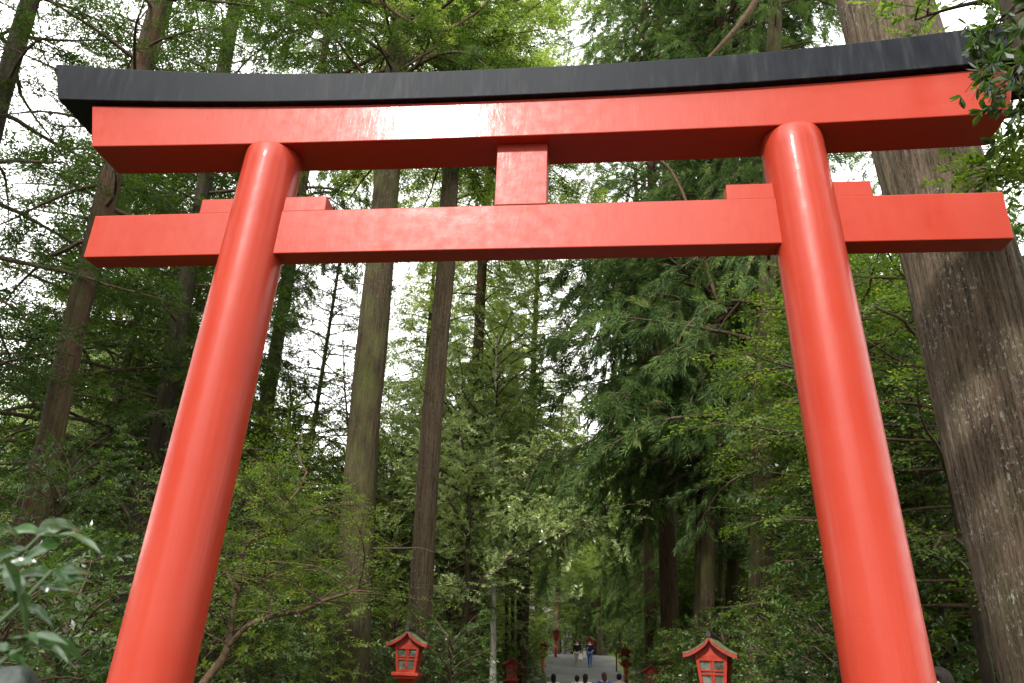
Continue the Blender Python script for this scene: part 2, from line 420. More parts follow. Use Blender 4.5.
# ------------------------------------------------------------------ the gate
def gate():
    G = thing('torii_gate', 'tall vermilion wooden torii gate with a black capped curved lintel', 'torii gate', (0, 0, 0))
    axx = lambda z: 2.5-.1402*(z-1.6)/3.4
    rz_ = lambda z: .2815-.0196*(z-1.6)/3.4
    ztop = 5.952+.035
    for s in (-1, 1):
        mb = MB(); zs = [-.3]+list(np.linspace(0, ztop-.03, 40))+[ztop-.012, ztop]
        P = np.array([(s*axx(z), 0, z) for z in zs]); r = np.array([rz_(z) for z in zs]); r[-1] -= .03; r[-2] -= .008
        mb.tube(P, r, 96, True); mb.build('pillar', RED, G)
        mb = MB()                                     # dark collar at the foot
        P = np.array([(s*axx(z), 0, z) for z in (-.3, .5, .53)]); mb.tube(P, [rz_(0)+.02, rz_(.5)+.02, rz_(.5)+.008], 64, True); mb.build('pillar_foot', BLACK, G)
    L = 3.869; mb = MB(); mb.box(-L, L, -.1019, .1019, 4.892, 5.3213); mb.build('tie_beam', REDB, G, .008)
    for s in (-1, 1):
        for x0, x1 in ((1.722, 2.30), (2.42, 2.882)):
            mb = MB(); a, b_ = sorted((s*x0, s*x1)); mb.box(a, b_, -.094, .094, 5.3213, 5.47)
            mb.build('wedge', REDB, G, .006)
    mb = MB(); mb.box(-.2229, .2229, -.1055, .1055, 5.3213, 5.975); mb.build('centre_strut', REDB, G, .006)
    def curved(name, mat, Lb, Lt, y0, y1, zb, zt, peak=0, n=60):
        v = []; f = []
        xs = np.linspace(-1, 1, n+1)
        for q in xs:
            xb = q*Lb; xt = q*Lt
            ring = [(xb, y0, zb(xb)), (xt, y0, zt(xt)), (xt, 0, zt(xt)+peak), (xt, y1, zt(xt)), (xb, y1, zb(xb))]
            v += ring
        for i in range(n):
            for j in range(5):
                a = i*5+j; b2 = i*5+(j+1) % 5; f.append((a, b2, b2+5, a+5))
        f.append((4, 3, 2, 1, 0)); f.append(tuple(n*5+j for j in range(5)))
        mb = MB(); mb.add(v, f, False); o = mb.build(name, mat, G, .009); return o
    sz = lambda x: 5.952+.0379*(abs(x)/3.4)**2.2
    kz = lambda x: 5.952+.474-.0708+.1*(abs(x)/3.4)**2.2
    KT = lambda x: .3079+.0568*(abs(x)/3.4)**2.5
    curved('lintel', REDB, 4.0116, 4.0116+.127, -.2175, .2175, sz, lambda x: min(sz(x)+.474, kz(x)-.002) if False else sz(x)+.40+.05*(abs(x)/3.4)**2.2)
    curved('lintel_cap', BLACK, 4.469, 4.469+.146, -.2725, .2725, kz, lambda x: kz(x)+KT(x), .10)
gate()

# ------------------------------------------------------------------ lanterns
LRED = simple('lantern_red_paint', (.30, .028, .011), .55, .3, .22, 9, .1)
LRED_D = simple('lantern_roof_edge_paint', (.20, .022, .011), .6, .3, .25, 9, .1)
m, nt, b = newmat('mossy_roof'); a1 = noise_(nt, coords(nt), 9, 5, .7)
nt.links.new(ramp(nt, a1, [(.35, (.045, .042, .025)), (.5, (.09, .095, .035)), (.7, (.17, .18, .065))]), b.inputs['Base Color']); b.inputs['Roughness'].default_value = .9; bump(nt, b, a1, .5, .02)
MOSSROOF = m
FINIAL = simple('lantern_finial_metal', (.02, .02, .02), .5, .4, .2, 20, 0)
m, nt, b = newmat('lantern_pane'); b.inputs['Base Color'].default_value = (.30, .33, .30, 1); b.inputs['Roughness'].default_value = .12
nt.links.new(ramp(nt, noise_(nt, coords(nt), 7, 3), [(.35, (.03, .035, .025)), (.65, (.15, .15, .12))]), b.inputs['Base Color'])
PANE = m
def lantern(loc, rz, label, H=2.0, w=.72, simple_=False):
    T = thing('path_lantern', label, 'lantern', loc, rz, 'red lanterns along the path')
    k = w/.72; zb = H-.77*k                          # underside of the tray
    mb = MB(); mb.tube([(0, 0, -.3), (0, 0, zb-.12*k)], [.095*k, .095*k], 16); mb.build('post', LRED, T)
    mb = MB(); mb.frust(.10*k, .16*k, zb-.12*k, zb-.045*k); mb.frust(.19*k, .21*k, zb-.045*k, zb); mb.frust(.235*k, .235*k, zb+.001, zb+.055*k); mb.build('tray', LRED, T, .006)
    z0 = zb+.056*k; z1 = zb+.50*k; a0 = .165*k; a1 = .215*k
    fr = MB()
    for sx in (-1, 1):
        for sy in (-1, 1):
            v = []
            for (a, z) in ((a0, z0), (a1, z1)):
                for dx, dy in ((0, 0), (-.042*k, 0), (-.042*k, -.042*k), (0, -.042*k)): v.append((sx*(a+dx), sy*(a+dy), z))
            f = [(0, 1, 5, 4), (1, 2, 6, 5), (2, 3, 7, 6), (3, 0, 4, 7), (0, 3, 2, 1), (4, 5, 6, 7)]
            fr.add(v, f, False)
    def rail(t0, t1, side, ins=.004, x0=-1, x1=1):
        aa = [a0+(a1-a0)*t for t in (t0, t1)]; zz = [z0+(z1-z0)*t for t in (t0, t1)]; v = []
        for a, z in zip(aa, zz):
            w0 = (a-.04*k); o_ = a-ins
            for px, py in ((x0*w0, -o_), (x1*w0, -o_), (x1*w0, -o_+.022*k), (x0*w0, -o_+.022*k)):
                c_, s_ = cos(side), sin(side); v.append((px*c_-py*s_, px*s_+py*c_, z))
        fr.add(v, [(3, 2, 1, 0), (4, 5, 6, 7), (0, 1, 5, 4), (1, 2, 6, 5), (2, 3, 7, 6), (3, 0, 4, 7)], False)
    for q in range(4):
        sd = q*pi/2
        rail(0, .10, sd); rail(.84, 1, sd); rail(.44, .50, sd, .008); rail(.55, .58, sd, .010)
        rail(.10, .84, sd, .012, -.16, -.02); rail(.10, .84, sd, .012, .05, .19)
    fr.build('frame', LRED, T)
    for q in range(4):
        sd = q*pi/2; v = []
        for t in (.05, .9):
            a = a0+(a1-a0)*t; w0 = a-.03*k; o_ = a-.032*k; z = z0+(z1-z0)*t
            for px, py in ((-w0, -o_), (w0, -o_), (w0, -o_+.005), (-w0, -o_+.005)): v.append((px*cos(sd)-py*sin(sd), px*sin(sd)+py*cos(sd), z))
        mb = MB(); mb.add(v, [(3, 2, 1, 0), (4, 5, 6, 7), (0, 1, 5, 4), (1, 2, 6, 5), (2, 3, 7, 6), (3, 0, 4, 7)], False); mb.build('pane', PANE, T)
    # gabled roof, ridge front to back, slopes that sweep out; a red board under a mossy skin
    hw = .36*k; dpt = .32*k; zr = H-.03*k; n = 10
    prof = [(hw*x, zr-.25*k*(abs(x)**.62)+.02*k*max(0, abs(x)-.75)/.25) for x in np.linspace(-1, 1, 2*n+1)]
    def slab(y0, y1, t0, t1, grow_=1.):
        v = []; f = []
        for x, z in prof:
            for y in (y0, y1):
                v += [(x*grow_, y, z-t0*k), (x*grow_, y, z+t1*k)]
        for i in range(2*n):
            a = i*4; b_ = a+4; f += [(a, b_, b_+1, a+1), (a+3, b_+3, b_+2, a+2), (a+1, b_+1, b_+3, a+3), (a, a+2, b_+2, b_)]
        f += [(0, 1, 3, 2), (8*n, 8*n+2, 8*n+3, 8*n+1)]
        return v, f
    rb = MB(); v, f = slab(-dpt, dpt, .05, -.002); rb.add(v, f, False); rf = rb.build('roof', LRED_D, T)
    mb = MB(); v, f = slab(-dpt+.01, dpt-.01, .0, .022, 1.01); mb.add(v, f, False); mb.build('moss_cover', MOSSROOF, rf)
    mb = MB(); mb.box(-.03*k, .03*k, -dpt-.02, dpt+.02, zr-.01, zr+.035*k); mb.box(-.022*k, .022*k, -dpt-.025, -dpt+.06, zr+.035*k, zr+.055*k); mb.build('finial', FINIAL, rf)
    # gable infill
    for y in (-a1+.01, a1-.03):
        gb = MB(); v = []; q = [(x, z-.05*k) for x, z in prof if abs(x) < a1*1.02]; q = [(-a1, z1-.01)]+q+[(a1, z1-.01)]
        for yy in (y, y+.02): v += [(x, yy, z) for x, z in q]
        m_ = len(q); gb.add(v, [tuple(range(m_)), tuple(reversed(range(m_, 2*m_)))]+[(i, m_+i, m_+(i+1) % m_, (i+1) % m_) for i in range(m_)], False)
        gb.build('gable', LRED, T)
    return T
LB = [  # apex pixel, distance, height, width, turn, label
    (411, 629, 15, 2.0, .72, .03, 'large red lantern left of the path in front of the slim brown trunk'),
    (712.5, 635, 13.3, 2.0, .80, -.30, 'large red lantern with a thick moss covered roof, between path and right pillar'),
    (512.5, 656, 29.5, 2.0, .74, .05, 'red lantern low among leafy plants at the left of the path, below the pale trunk'),
    (650.5, 663, 30, 2.0, .74, -.05, 'red lantern low at the right, beside the person in black taking a picture'),
    (543.3, 641, 48, 2.0, .72, .1, 'red lantern on a full post at the left kerb next to the pale stone'),
    (556, 628.5, 64, 2.0, .72, .15, 'far red lantern in deep shade left of where the path climbs away'),
    (590.5, 636, 70, 2.0, .78, -.2, 'far red lantern standing directly behind the two walking people'),
    (625.5, 645.5, 43, 2.0, .84, -.1, 'red lantern on a full post at the right kerb, bright sprig on its roof'),
    (620.5, 633.5, 66, 2.0, .68, -.1, 'far red lantern rising behind the dark notice post'),
]
for u, v, D, H, w, rz, lab in LB:
    p = at(u, v, D); g = gz(p[0], p[1]); lantern((p[0], p[1], p[2]-H), rz, lab, H, w)

# notice post and stones
p = at(616.6, 668, 54); T = thing('notice_post', 'thin dark notice post with a small panel at the right kerb', 'sign post', (p[0], p[1], p[2]-.02))
DW = simple('dark_wood', (.045, .03, .025), .8, .2, .2, 20)
mb = MB(); mb.tube([(0, 0, -.2), (0, 0, 1.75)], [.045, .04], 8); mb.build('post', DW, T)
mb = MB(); mb.box(-.02, .36, -.05, -.02, 1.02, 1.66); mb.build('panel', DW, T, .01)
mb = MB(); mb.box(.0, .34, -.06, -.051, 1.5, 1.6); mb.box(-.14, -.03, -.06, -.045, .95, 1.15); mb.build('paper_strip', simple('weathered_paper', (.45, .4, .42), .8, .1, .2, 30), T)
def rock(name, label, c, r, mat, seed, cat='stone'):
    mb = MB(); n = 28; mb.ellip((0, 0, 0), r, n, 18); V = mb.v[0]
    for i in range(len(V)):
        q = Vector(V[i]/np.array(r)); d = 1+.22*noise.noise(q*1.6+Vector((seed, 0, 0)))+.07*noise.noise(q*5+Vector((0, seed, 0))); V[i] = V[i]*d
    mb.v[0] = V; o = mb.build(name, mat); o.location = tuple(c); tag(o, label, cat); return o
STONE = simple('grey_stone', (.30, .29, .25), .85, .2, .3, 5, .4)
MOSSY = simple('mossy_stone', (.045, .048, .016), .95, .1, .55, 5, .6)
WETST = simple('wet_grey_stone', (.022, .030, .024), .4, .35, .5, 7, .4)
p = at(533.5, 676, 47); rock('stone', 'pale boulder lying against the foot of the lantern post at the left kerb', (p[0]-.2, p[1]+.3, gz(p[0], p[1])+.2), (.75, .5, .42), STONE, 3)
p = at(3, 700, 4.0); rock('stone', 'wet grey stone top in the lower left corner below the big leaves', (p[0], p[1], p[2]-.0), (.13, .13, .13), WETST, 5)
mb = MB(); p = at(3, 700, 4.0); mb.tube([(0, 0, 0), (0, 0, p[2]-.06)], [.10, .075], 16); o = mb.build('stone_post', STONE); o.location = (p[0], p[1], 0); tag(o, 'short stone post under the wet grey stone in the lower left corner', 'post')

# ------------------------------------------------------------------ people
SKIN = simple('skin', (.55, .33, .24), .5, .3, .05, 8, 0); HAIR = simple('dark_hair', (.012, .009, .007), .7, .15, .2, 30, 0); HAIRB = simple('brown_hair', (.06, .022, .018), .45, .4, .2, 30, 0)
def cloth(name, c): return simple(name, c, .85, .1, .12, 12, .2)
def skin_mesh(name, mat, verts, edges, rad, parent, lvl=2):
    me = bpy.data.meshes.new('t'); me.from_pydata(verts, edges, []); o = bpy.data.objects.new('t', me); COL.objects.link(o)
    s = o.modifiers.new('s', 'SKIN'); s.use_smooth_shade = True
    for i, r in enumerate(rad):
        sv = me.skin_vertices[0].data[i]; sv.radius = (r, r) if not isinstance(r, tuple) else r; sv.use_root = (i == 0)
    u = o.modifiers.new('u', 'SUBSURF'); u.levels = lvl; u.render_levels = lvl
    dg = bpy.context.evaluated_depsgraph_get(); dg.update(); ev = bpy.data.meshes.new_from_object(o.evaluated_get(dg))
    bpy.data.objects.remove(o); ev.name = name; ev.materials.clear(); ev.materials.append(mat)
    for p_ in ev.polygons: p_.use_smooth = True
    return link(bpy.data.objects.new(name, ev), parent)
def person(loc, rz, label, h, top, bottom, hair=HAIR, hairlen=.0, arms=None, step=.12, shoe=None, cap=None, skirt=False):
    """faces -y before turning by rz"""
    T = thing('person', label, 'person', loc, rz); k = h/1.65; S = lambda v: tuple(a*k for a in v)
    arms = arms or [((-.25, .0, 1.10), (-.24, -.10, .86)), ((.25, .0, 1.10), (.24, .06, .86))]
    V = [(0, 0, .93), (0, 0, 1.08), (0, .0, 1.27), (0, 0, 1.40), (0, -.01, 1.475), (0, -.02, 1.55), (0, -.015, 1.60)]
    E = [(i, i+1) for i in range(6)]; Rr = [(.145, .11), (.12, .095), (.15, .105), (.085, .07), (.05, .05), (.078, .09), (.066, .078)]
    for s, (el_, wr) in zip((-1, 1), arms):
        b = len(V); wrv = np.array(wr); elv = np.array(el_); hd = wrv+(wrv-elv)/np.linalg.norm(wrv-elv)*.10
        V += [(s*.165, 0, 1.375), tuple(elv), tuple(wrv), tuple(hd)]; E += [(3, b), (b, b+1), (b+1, b+2), (b+2, b+3)]; Rr += [.052, .040, .026, (.04, .02)]
        V.append(tuple(wrv+(hd-wrv)*.55+np.array([-s*.045, -.02, 0]))); E.append((b+2, b+4)); Rr.append(.013)
    for s in (-1, 1):
        b = len(V); st = s*step
        V += [(s*.09, 0, .86), (s*.095, -.03-st*.5, .47), (s*.095, .0-st, .085), (s*.10, -.15-st, .035)]; E += [(0, b), (b, b+1), (b+1, b+2), (b+2, b+3)]; Rr += [.088, .058, .038, (.04, .028)]
    VV = [S(v) for v in V]; sc_ = lambda r: r*k if not isinstance(r, tuple) else (r[0]*k, r[1]*k)
    skin_mesh('body', SKIN, VV, E, [sc_(r) for r in Rr], T)
    # shirt: torso and sleeves
    g = .022; tv = [0, 1, 2, 3, 7, 8, 9, 12, 13, 14]; mp = {a: i for i, a in enumerate(tv)}; te = [(0, 1), (1, 2), (2, 3), (3, 7), (7, 8), (8, 9), (3, 12), (12, 13), (13, 14)]
    def grow(r, g_): return (r[0]+g_, r[1]+g_) if isinstance(r, tuple) else r+g_
    tV = [V[a] for a in tv]; tV[0] = (0, 0, .9)
    tV[6] = tuple(np.array(V[8])*.25+np.array(V[9])*.75); tV[9] = tuple(np.array(V[13])*.25+np.array(V[14])*.75)
    skin_mesh('shirt', top, [S(v) for v in tV], [(mp[a], mp[b]) for a, b in te], [sc_(grow(Rr[a], g)) for a in tv], T)
    lv = [0, 17, 18, 19, 21, 22, 23]; le = [(0, 1), (1, 2), (2, 3), (0, 4), (4, 5), (5, 6)]
    skin_mesh('trousers', bottom, [S((V[a][0], V[a][1], V[a][2]-(.03 if a == 0 else 0))) for a in lv], le, [sc_(grow(Rr[a], .016)) for a in lv], T)
    for a in (19, 23):
        mb = MB(); v0 = V[a]; mb.ellip(S((v0[0], v0[1]-.07, .045)), S((.05, .13, .05)), 12, 8); mb.build('shoe', shoe or bottom, T)
    mb = MB(); mb.ellip(S((0, .012, 1.59)), S((.092, .105, .108)), 20, 12); vv = mb.v[0]
    for i in range(len(vv)):
        x, y, z = vv[i]/k
        if y < -.045 and z < 1.625: vv[i][1] = -.03*k        # leave the face free
        if y > -.02 and z < 1.56 and hairlen: vv[i][2] -= hairlen*k*(1.56-z)/.08; vv[i][1] = max(vv[i][1], .05*k)
    mb.build('hair', cap or hair, T)
    mb = MB(); mb.ellip(S((0, -.118, 1.545)), S((.013, .018, .022)), 8, 6)
    for sx in (-.032, .032): mb.ellip(S((sx, -.106, 1.572)), S((.014, .006, .008)), 8, 6)
    mb.build('face_features', simple('face_shade', (.30, .15, .11), .6, .2, .05, 8, 0), T)
    return T
def bag(name, label, c, sz_, mat, rz=0):
    T = thing(name, label, 'bag', c, rz); mb = MB(); mb.frust(sz_[0], sz_[0]*.75, 0, sz_[1]); o = mb.build('bag_body', mat, T, .02); o.scale = (1, .45, 1)
    mb = MB(); a = [(sz_[0]*.6*cos(q), 0, sz_[1]+sz_[0]*1.3*sin(q)) for q in np.linspace(0, pi, 12)]; mb.tube(a, .009, 6); mb.build('strap', mat, T)
NAVY = cloth('navy_cloth', (.012, .018, .06)); BLK = cloth('black_cloth', (.014, .015, .02)); KHA = cloth('khaki_cloth', (.34, .29, .22)); JEAN = cloth('blue_denim', (.05, .10, .26)); WHT = cloth('white_cloth', (.78, .78, .78)); BLU = cloth('blue_cloth', (.055, .10, .33)); CHK = cloth('pale_blue_check', (.22, .30, .50)); OFFW = cloth('cream_canvas', (.7, .66, .56))
WD = 58
pa = at(577, 668, WD); pb = at(590, 668.5, WD)
person((pa[0], pa[1], gz(pa[0], pa[1])), .12, 'walking person in dark top and khaki trousers, left of the pair coming down the path', 1.66, BLK, KHA, HAIRB)
person((pb[0], pb[1], gz(pb[0], pb[1])), -.1, 'walking person in navy top and blue jeans, right of the pair coming down the path', 1.68, NAVY, JEAN, HAIR, arms=[((-.27, .02, 1.12), (-.15, -.12, 1.2)), ((.28, .05, 1.13), (.2, -.2, 1.02))])
bag('carrier_bag', 'white bag carried low by the walker in khaki trousers', (pa[0]+.24, pa[1]-.12, gz(pa[0], pa[1])+.48), (.15, .36), WHT)
bag('shoulder_bag', 'cream canvas bag at the side of the walker in jeans', (pb[0]-.36, pb[1]-.05, gz(pb[0], pb[1])+.60), (.13, .42), OFFW)
back = pi
NB = [(553.5, 673.5, 27, WHT, HAIR, .26, None, .1, 'long haired person in white, leftmost head at the bottom of the path'),
      (577, 675, 29, WHT, HAIR, .03, None, .0, 'short haired person in white, second head from the left at the bottom'),
      (585.5, 673.5, 28, WHT, HAIR, .30, None, -.2, 'person with long black hair beside the short haired person in white'),
      (604, 672, 28, BLU, HAIRB, .20, None, .3, 'person in blue with reddish brown hair, seen from behind on the path'),
      (619, 673.5, 28.5, CHK, HAIR, .0, BLK, .1, 'person in a pale blue shirt and dark cap, near the right lantern post')]
for u, v, D, tp, hr, hl, cp, tw, lab in NB:
    p = at(u, v, D); g = gz(p[0], p[1]); h = (p[2]-g)/1.03
    person((p[0], p[1], g), back+tw, lab, h, tp, BLK, hr, hl, cap=cp)
p = at(675.5, 670.5, 25); g = gz(p[0], p[1])
person((p[0], p[1], g), back-1.1, 'person in black holding up a small camera beside the low right lantern', (p[2]-g)/1.03, BLK, BLK, simple('straw_hat', (.30, .27, .12), .8, .1, .2, 20), .0,
       arms=[((-.22, -.12, 1.22), (-.09, -.33, 1.40)), ((.22, -.12, 1.22), (.09, -.33, 1.40))])
q = np.array([sin(back-1.1)*.45, -cos(back-1.1)*.45]); mb = MB(); mb.box(-.06, .06, -.02, .02, -.04, .04); mb.tube([(0, -.02, 0), (0, -.05, 0)], .025, 12); o = mb.build('camera_body', FINIAL, None, .005); o.name = 'small_camera'
o.location = (p[0]+q[0], p[1]+q[1], g+(p[2]-g)/1.7*1.43); o.rotation_euler = (0, 0, back-1.1); tag(o, 'small dark camera held up by the person in black', 'camera')
p = at(936, 666, 7.3); g = gz(p[0], p[1])
person((p[0], p[1], g), -1.3, 'dark haired person mostly hidden behind the right pillar', (p[2]-g)/1.03, BLK, BLK, HAIR, .25)
#@@PART3
# ------------------------------------------------------------------ trees standing where the photo shows their trunks
def px_axis(pts, D): return interp_axis([at(u, v, D) for u, v in pts])
def px_tree(name, label, cat, pts, D, wpx, ztop, barkm, leafm, specs, seed, taper=.7, **kw):
    ax = px_axis(pts, D); b = ax(0); zg = gz(b[0], b[1]); b = ax(zg)
    (wu, wv), w = wpx; P = at(wu, wv, D); r = w*mpp(P)/2*.86
    zr = P[2]; r0 = r*(1+(1-taper)*(zr-zg)/(ztop-zg)); r1 = r0*taper*.6
    rr = lambda z: 0
    kk = (r-r0)/(zr-zg) if zr-zg > .5 else 0
    r1 = kw.pop('tip', None) or (max(.05, r0+kk*(ztop-zg)) if kk < 0 else r0*.6)
    return make_tree(name, label, cat, ax, zg, ztop, r0, r1, barkm, leafm, specs, seed, **kw)
R2 = radians
# giant trunk at the right, ridged bark in the mesh
def ridges(P, th):
    rng = np.random.default_rng(5); out = np.ones((len(P), len(th)))
    for i in range(len(P)):
        for j in range(len(th)):
            a = th[j]; p = Vector((cos(a)*5.5, sin(a)*5.5, P[i, 2]*.22)); q = Vector((cos(a)*15, sin(a)*15, P[i, 2]*.4))
            out[i, j] = 1+.028*noise.noise(p)+.030*noise.noise(q)+.02*noise.noise(Vector((cos(a)*1.2, sin(a)*1.2, P[i, 2]*.15)))
    return out
gx = px_axis([(883, 0), (925.5, 154), (958.5, 256), (1011, 458), (1075, 683)], 8.8)
gb = gx(.6); zg = gz(gb[0], gb[1]); P = at(925.5, 154, 8.8); rg = 103*mpp(P)/2*.85
make_tree('giant_cedar', 'massive grey brown cedar trunk with lichen rising behind the right end of the gate', 'tree', gx, zg, 26, rg*1.10, rg*1.0, BARK_BIG, L_SUGI,
          [dict(kind='sugi', prof='col', h0=13.5, h1=25, R=4.5, nb=36, size=.5, el=(.1, .3), droop=1.0, sub=.42, sublen=.35, sp=.24, flat=.2)], 3, k=150, disp=ridges, steps=110, flare=1.04, twigm=TWIG)

TREES = []
def fir_specs(h0, h1, R, nb, size=.42, **k):
    d = dict(kind='fir', prof='spruce', h0=h0, h1=h1, R=R, nb=nb, size=size*.82, el=(.0, .35), droop=.55, sub=.36, sublen=.5, sp=.19, flat=.7); d.update(k); return d
def sugi_specs(h0, h1, R, nb, size=.5, **k):
    d = dict(kind='sugi', prof='col', h0=h0, h1=h1, R=R, nb=nb, size=size, el=(.05, .4), droop=1.15, sub=.40, sublen=.38, sp=.24, flat=.2, subdroop=.9); d.update(k); return d
def leafy_specs(h0, h1, R, nb, size=.42, **k):
    d = dict(kind='leafy', prof='round', h0=h0, h1=h1, R=R, nb=nb, size=size, el=(.2, .9), droop=.5, sub=.42, sublen=.5, sp=.25, flat=.45); d.update(k); return d

t1 = px_tree('fir_tree', 'leftmost dark trunk leaning across the upper left corner', 'tree', [(30, 0), (8, 70), (-45, 270), (-125, 640)], 15, ((20, 30), 20), 21, BARK_DARK, L_FIR, [fir_specs(5, 21, 4.2, 46)], 21, dead=14)
t2 = px_tree('cedar_tree', 'reddish barked tree leaning beside the left end of the gate beams', 'tree', [(160, 0), (118, 150), (78, 310), (47, 455), (12, 620)], 14, ((78, 310), 26), 22, BARK_RED, L_FIR, [fir_specs(8, 22, 3.8, 40, .40)], 22, dead=16, deadR=2.4)
t3 = px_tree('fir_tree', 'dark trunk hugging the left edge of the left pillar', 'tree', [(190, 266), (165, 410), (140, 540), (112, 683)], 21, ((178, 330), 20), 26, BARK_DARK, L_FIR, [fir_specs(3.5, 26, 5.0, 64, .46)], 23, dead=20, deadR=3)
t4 = px_tree('cedar_tree', 'stout mossy trunk just right of the left pillar', 'tree', [(394, 100), (388, 170), (376, 300), (362, 440), (349, 683)], 16, ((362, 440), 38), 25, BARK_MOSS, L_FIR, [fir_specs(13.5, 25, 4.6, 40, .42), fir_specs(15.5, 25, 5.2, 40, .48, droop=1.)], 24, dead=12, deadR=2.5)
t5 = px_tree('cedar_tree', 'slim straight brown trunk, second from the left pillar, behind the leftmost lantern', 'tree', [(458, 100), (450, 180), (446, 262), (431, 430), (418, 640)], 19, ((431, 430), 24.5), 27, BARK_T5, L_HINOKI, [fir_specs(16.5, 27, 5.2, 70, .48, droop=.8)], 25, dead=8, deadR=1.5)
t6 = px_tree('cedar_tree', 'dark reddish trunk between the slim brown trunk and the thin pale one', 'tree', [(488, 188), (482, 262), (477, 400), (472, 520), (472, 640)], 27, ((478, 400), 13), 30, BARK_RED, L_HINOKI, [fir_specs(6, 28, 3.6, 80, .52, droop=.8), fir_specs(18, 30, 6.8, 60, .55, droop=.9)], 26, dead=6)
t7 = px_tree('pale_tree', 'thin pale trunk standing left of the path behind the small low lantern', 'tree', [(497, 300), (494, 470), (493, 655)], 25, ((493, 600), 8), 12.5, BARK_PALE, L_PALE, [leafy_specs(7.5, 12.5, 2.8, 34, .4)], 27, tip=.02)
t9 = px_tree('cedar_tree', 'brown trunk under heavy drooping foliage just left of the right pillar', 'tree', [(768, 265), (763, 450), (757, 660)], 17.5, ((758, 610), 26), 26, BARK_MOSS, L_SUGI, [sugi_specs(5.5, 26, 4.2, 60)], 28, dead=6)
t10 = px_tree('cedar_tree', 'heavy drooping cedar whose foliage fills the right half of the gate opening', 'tree', [(716, 265), (713, 450), (706, 640)], 22, ((706, 575), 17), 27, BARK_MOSS, L_SUGI, [sugi_specs(7.6, 27, 5.4, 130, .6), sugi_specs(6.8, 13, 5.8, 34, .6)], 29, dead=6)
t11 = px_tree('cedar_tree', 'mossy trunk third from the right pillar in the shade', 'tree', [(742, 265), (737, 450), (731, 640)], 26, ((731, 600), 14), 27, BARK_MOSS, L_SUGI, [sugi_specs(7.5, 27, 4.0, 70, .6)], 30)

# a broken bare tree against the sky
t12 = px_tree('bare_tree', 'small half bare tree with drooping twigs against the white sky beside the mossy trunk', 'tree', [(342, 300), (344, 380), (352, 470), (352, 640)], 24, ((345, 390), 6), 11.6, BARK_DARK, L_FIR, [fir_specs(3, 12, 2.6, 38, .36, sub=.5)], 31, dead=26, deadR=2.2, flare=1.1, tip=.012)

# twisted understory tree beside the left pillar
def limb_tree(name, label, D, paths, leafm, barkm, specs, seed, kind, r=.05):
    rng = np.random.default_rng(seed); b = at(*paths[0][0][0], D); zg = gz(b[0], b[1]); T = thing(name, label, 'tree', (b[0], b[1], zg)); off = np.array([b[0], b[1], zg])
    mb = MB(); lb = MB(); PP = []; DD = []; SS = []
    for n, (pts, w0, w1, dd) in enumerate(paths):
        Q = np.array([at(u, v, D+dd*(i/max(1, len(pts)-1))) for i, (u, v) in enumerate(pts)])-off
        if n == 0: Q = np.concatenate([[Q[0]*[1, 1, 0]-[0, 0, .2]], Q])
        t = np.linspace(0, len(Q)-1, len(Q)*5); Q2 = np.stack([np.interp(t, range(len(Q)), Q[:, c]) for c in range(3)], 1)
        for _ in range(3): Q2[1:-1] = (Q2[:-2]+2*Q2[1:-1]+Q2[2:])/4
        s = mpp(off+Q[-1])/2; mb.tube(Q2, np.linspace(w0*s, w1*s, len(Q2)), 8, True)
        for sp in specs:
            for k in range(int(sp['n'])):
                q = rng.integers(len(Q2)//3, len(Q2)); a = rng.uniform(0, 2*pi)
                B = walk(rng, Q2[q], a, rng.uniform(-.1, .8), sp['L']*rng.uniform(.5, 1.2), 6, .4, .25); lb.tube(B, np.linspace(.012, .003, 7), 4, False)
                for y in np.arange(1, 6, sp.get('st', .45)):
                    w = int(y); d = norm(B[w+1]-B[w]); d = rotz(d, rng.choice([-1, 1])*rng.uniform(.2, 1.2)); PP.append(B[w]+(B[w+1]-B[w])*(y-w)+rng.normal(size=3)*.12); DD.append(d+rng.normal(size=3)*.2); SS.append(sp['size']*rng.uniform(.7, 1.2))
    mb.build('trunk', barkm, T); lb.build('branches', TWIG, T)
    v, t = stamp(rng, kind, PP, DD, SS, .6); NPOLY[0] += len(v); poly_mesh('crown', v, t, leafm, T); return T
zz = lambda L: [(200+.3555*a, 440+.3555*b) for a, b in L]
limb_tree('twisted_tree', 'small tree of winding brown limbs beside the lower left pillar', 10.5, [
    (zz([(-30, 740), (10, 683), (70, 610), (82, 560), (90, 490), (108, 410), (150, 355), (195, 340), (260, 352), (320, 330)]), 9, 3, .5),
    (zz([(80, 580), (130, 522), (200, 495), (290, 482), (350, 450), (422, 430), (470, 400)]), 6, 2.5, -.6),
    (zz([(108, 400), (125, 285), (190, 268), (225, 235), (238, 185), (275, 145), (300, 90)]), 5, 2, .8),
    (zz([(195, 340), (240, 270), (262, 240), (330, 190)]), 3, 1.5, .3),
    (zz([(190, 495), (205, 440), (170, 395), (150, 380)]), 2.5, 1.2, .1),
    (zz([(100, 420), (60, 340), (45, 330), (60, 250), (40, 120)]), 3, 1.5, .6)],
    L_MAPLE, TWIG_L, [dict(n=15, L=1.3, size=.19, st=.3)], 41, 'maple')
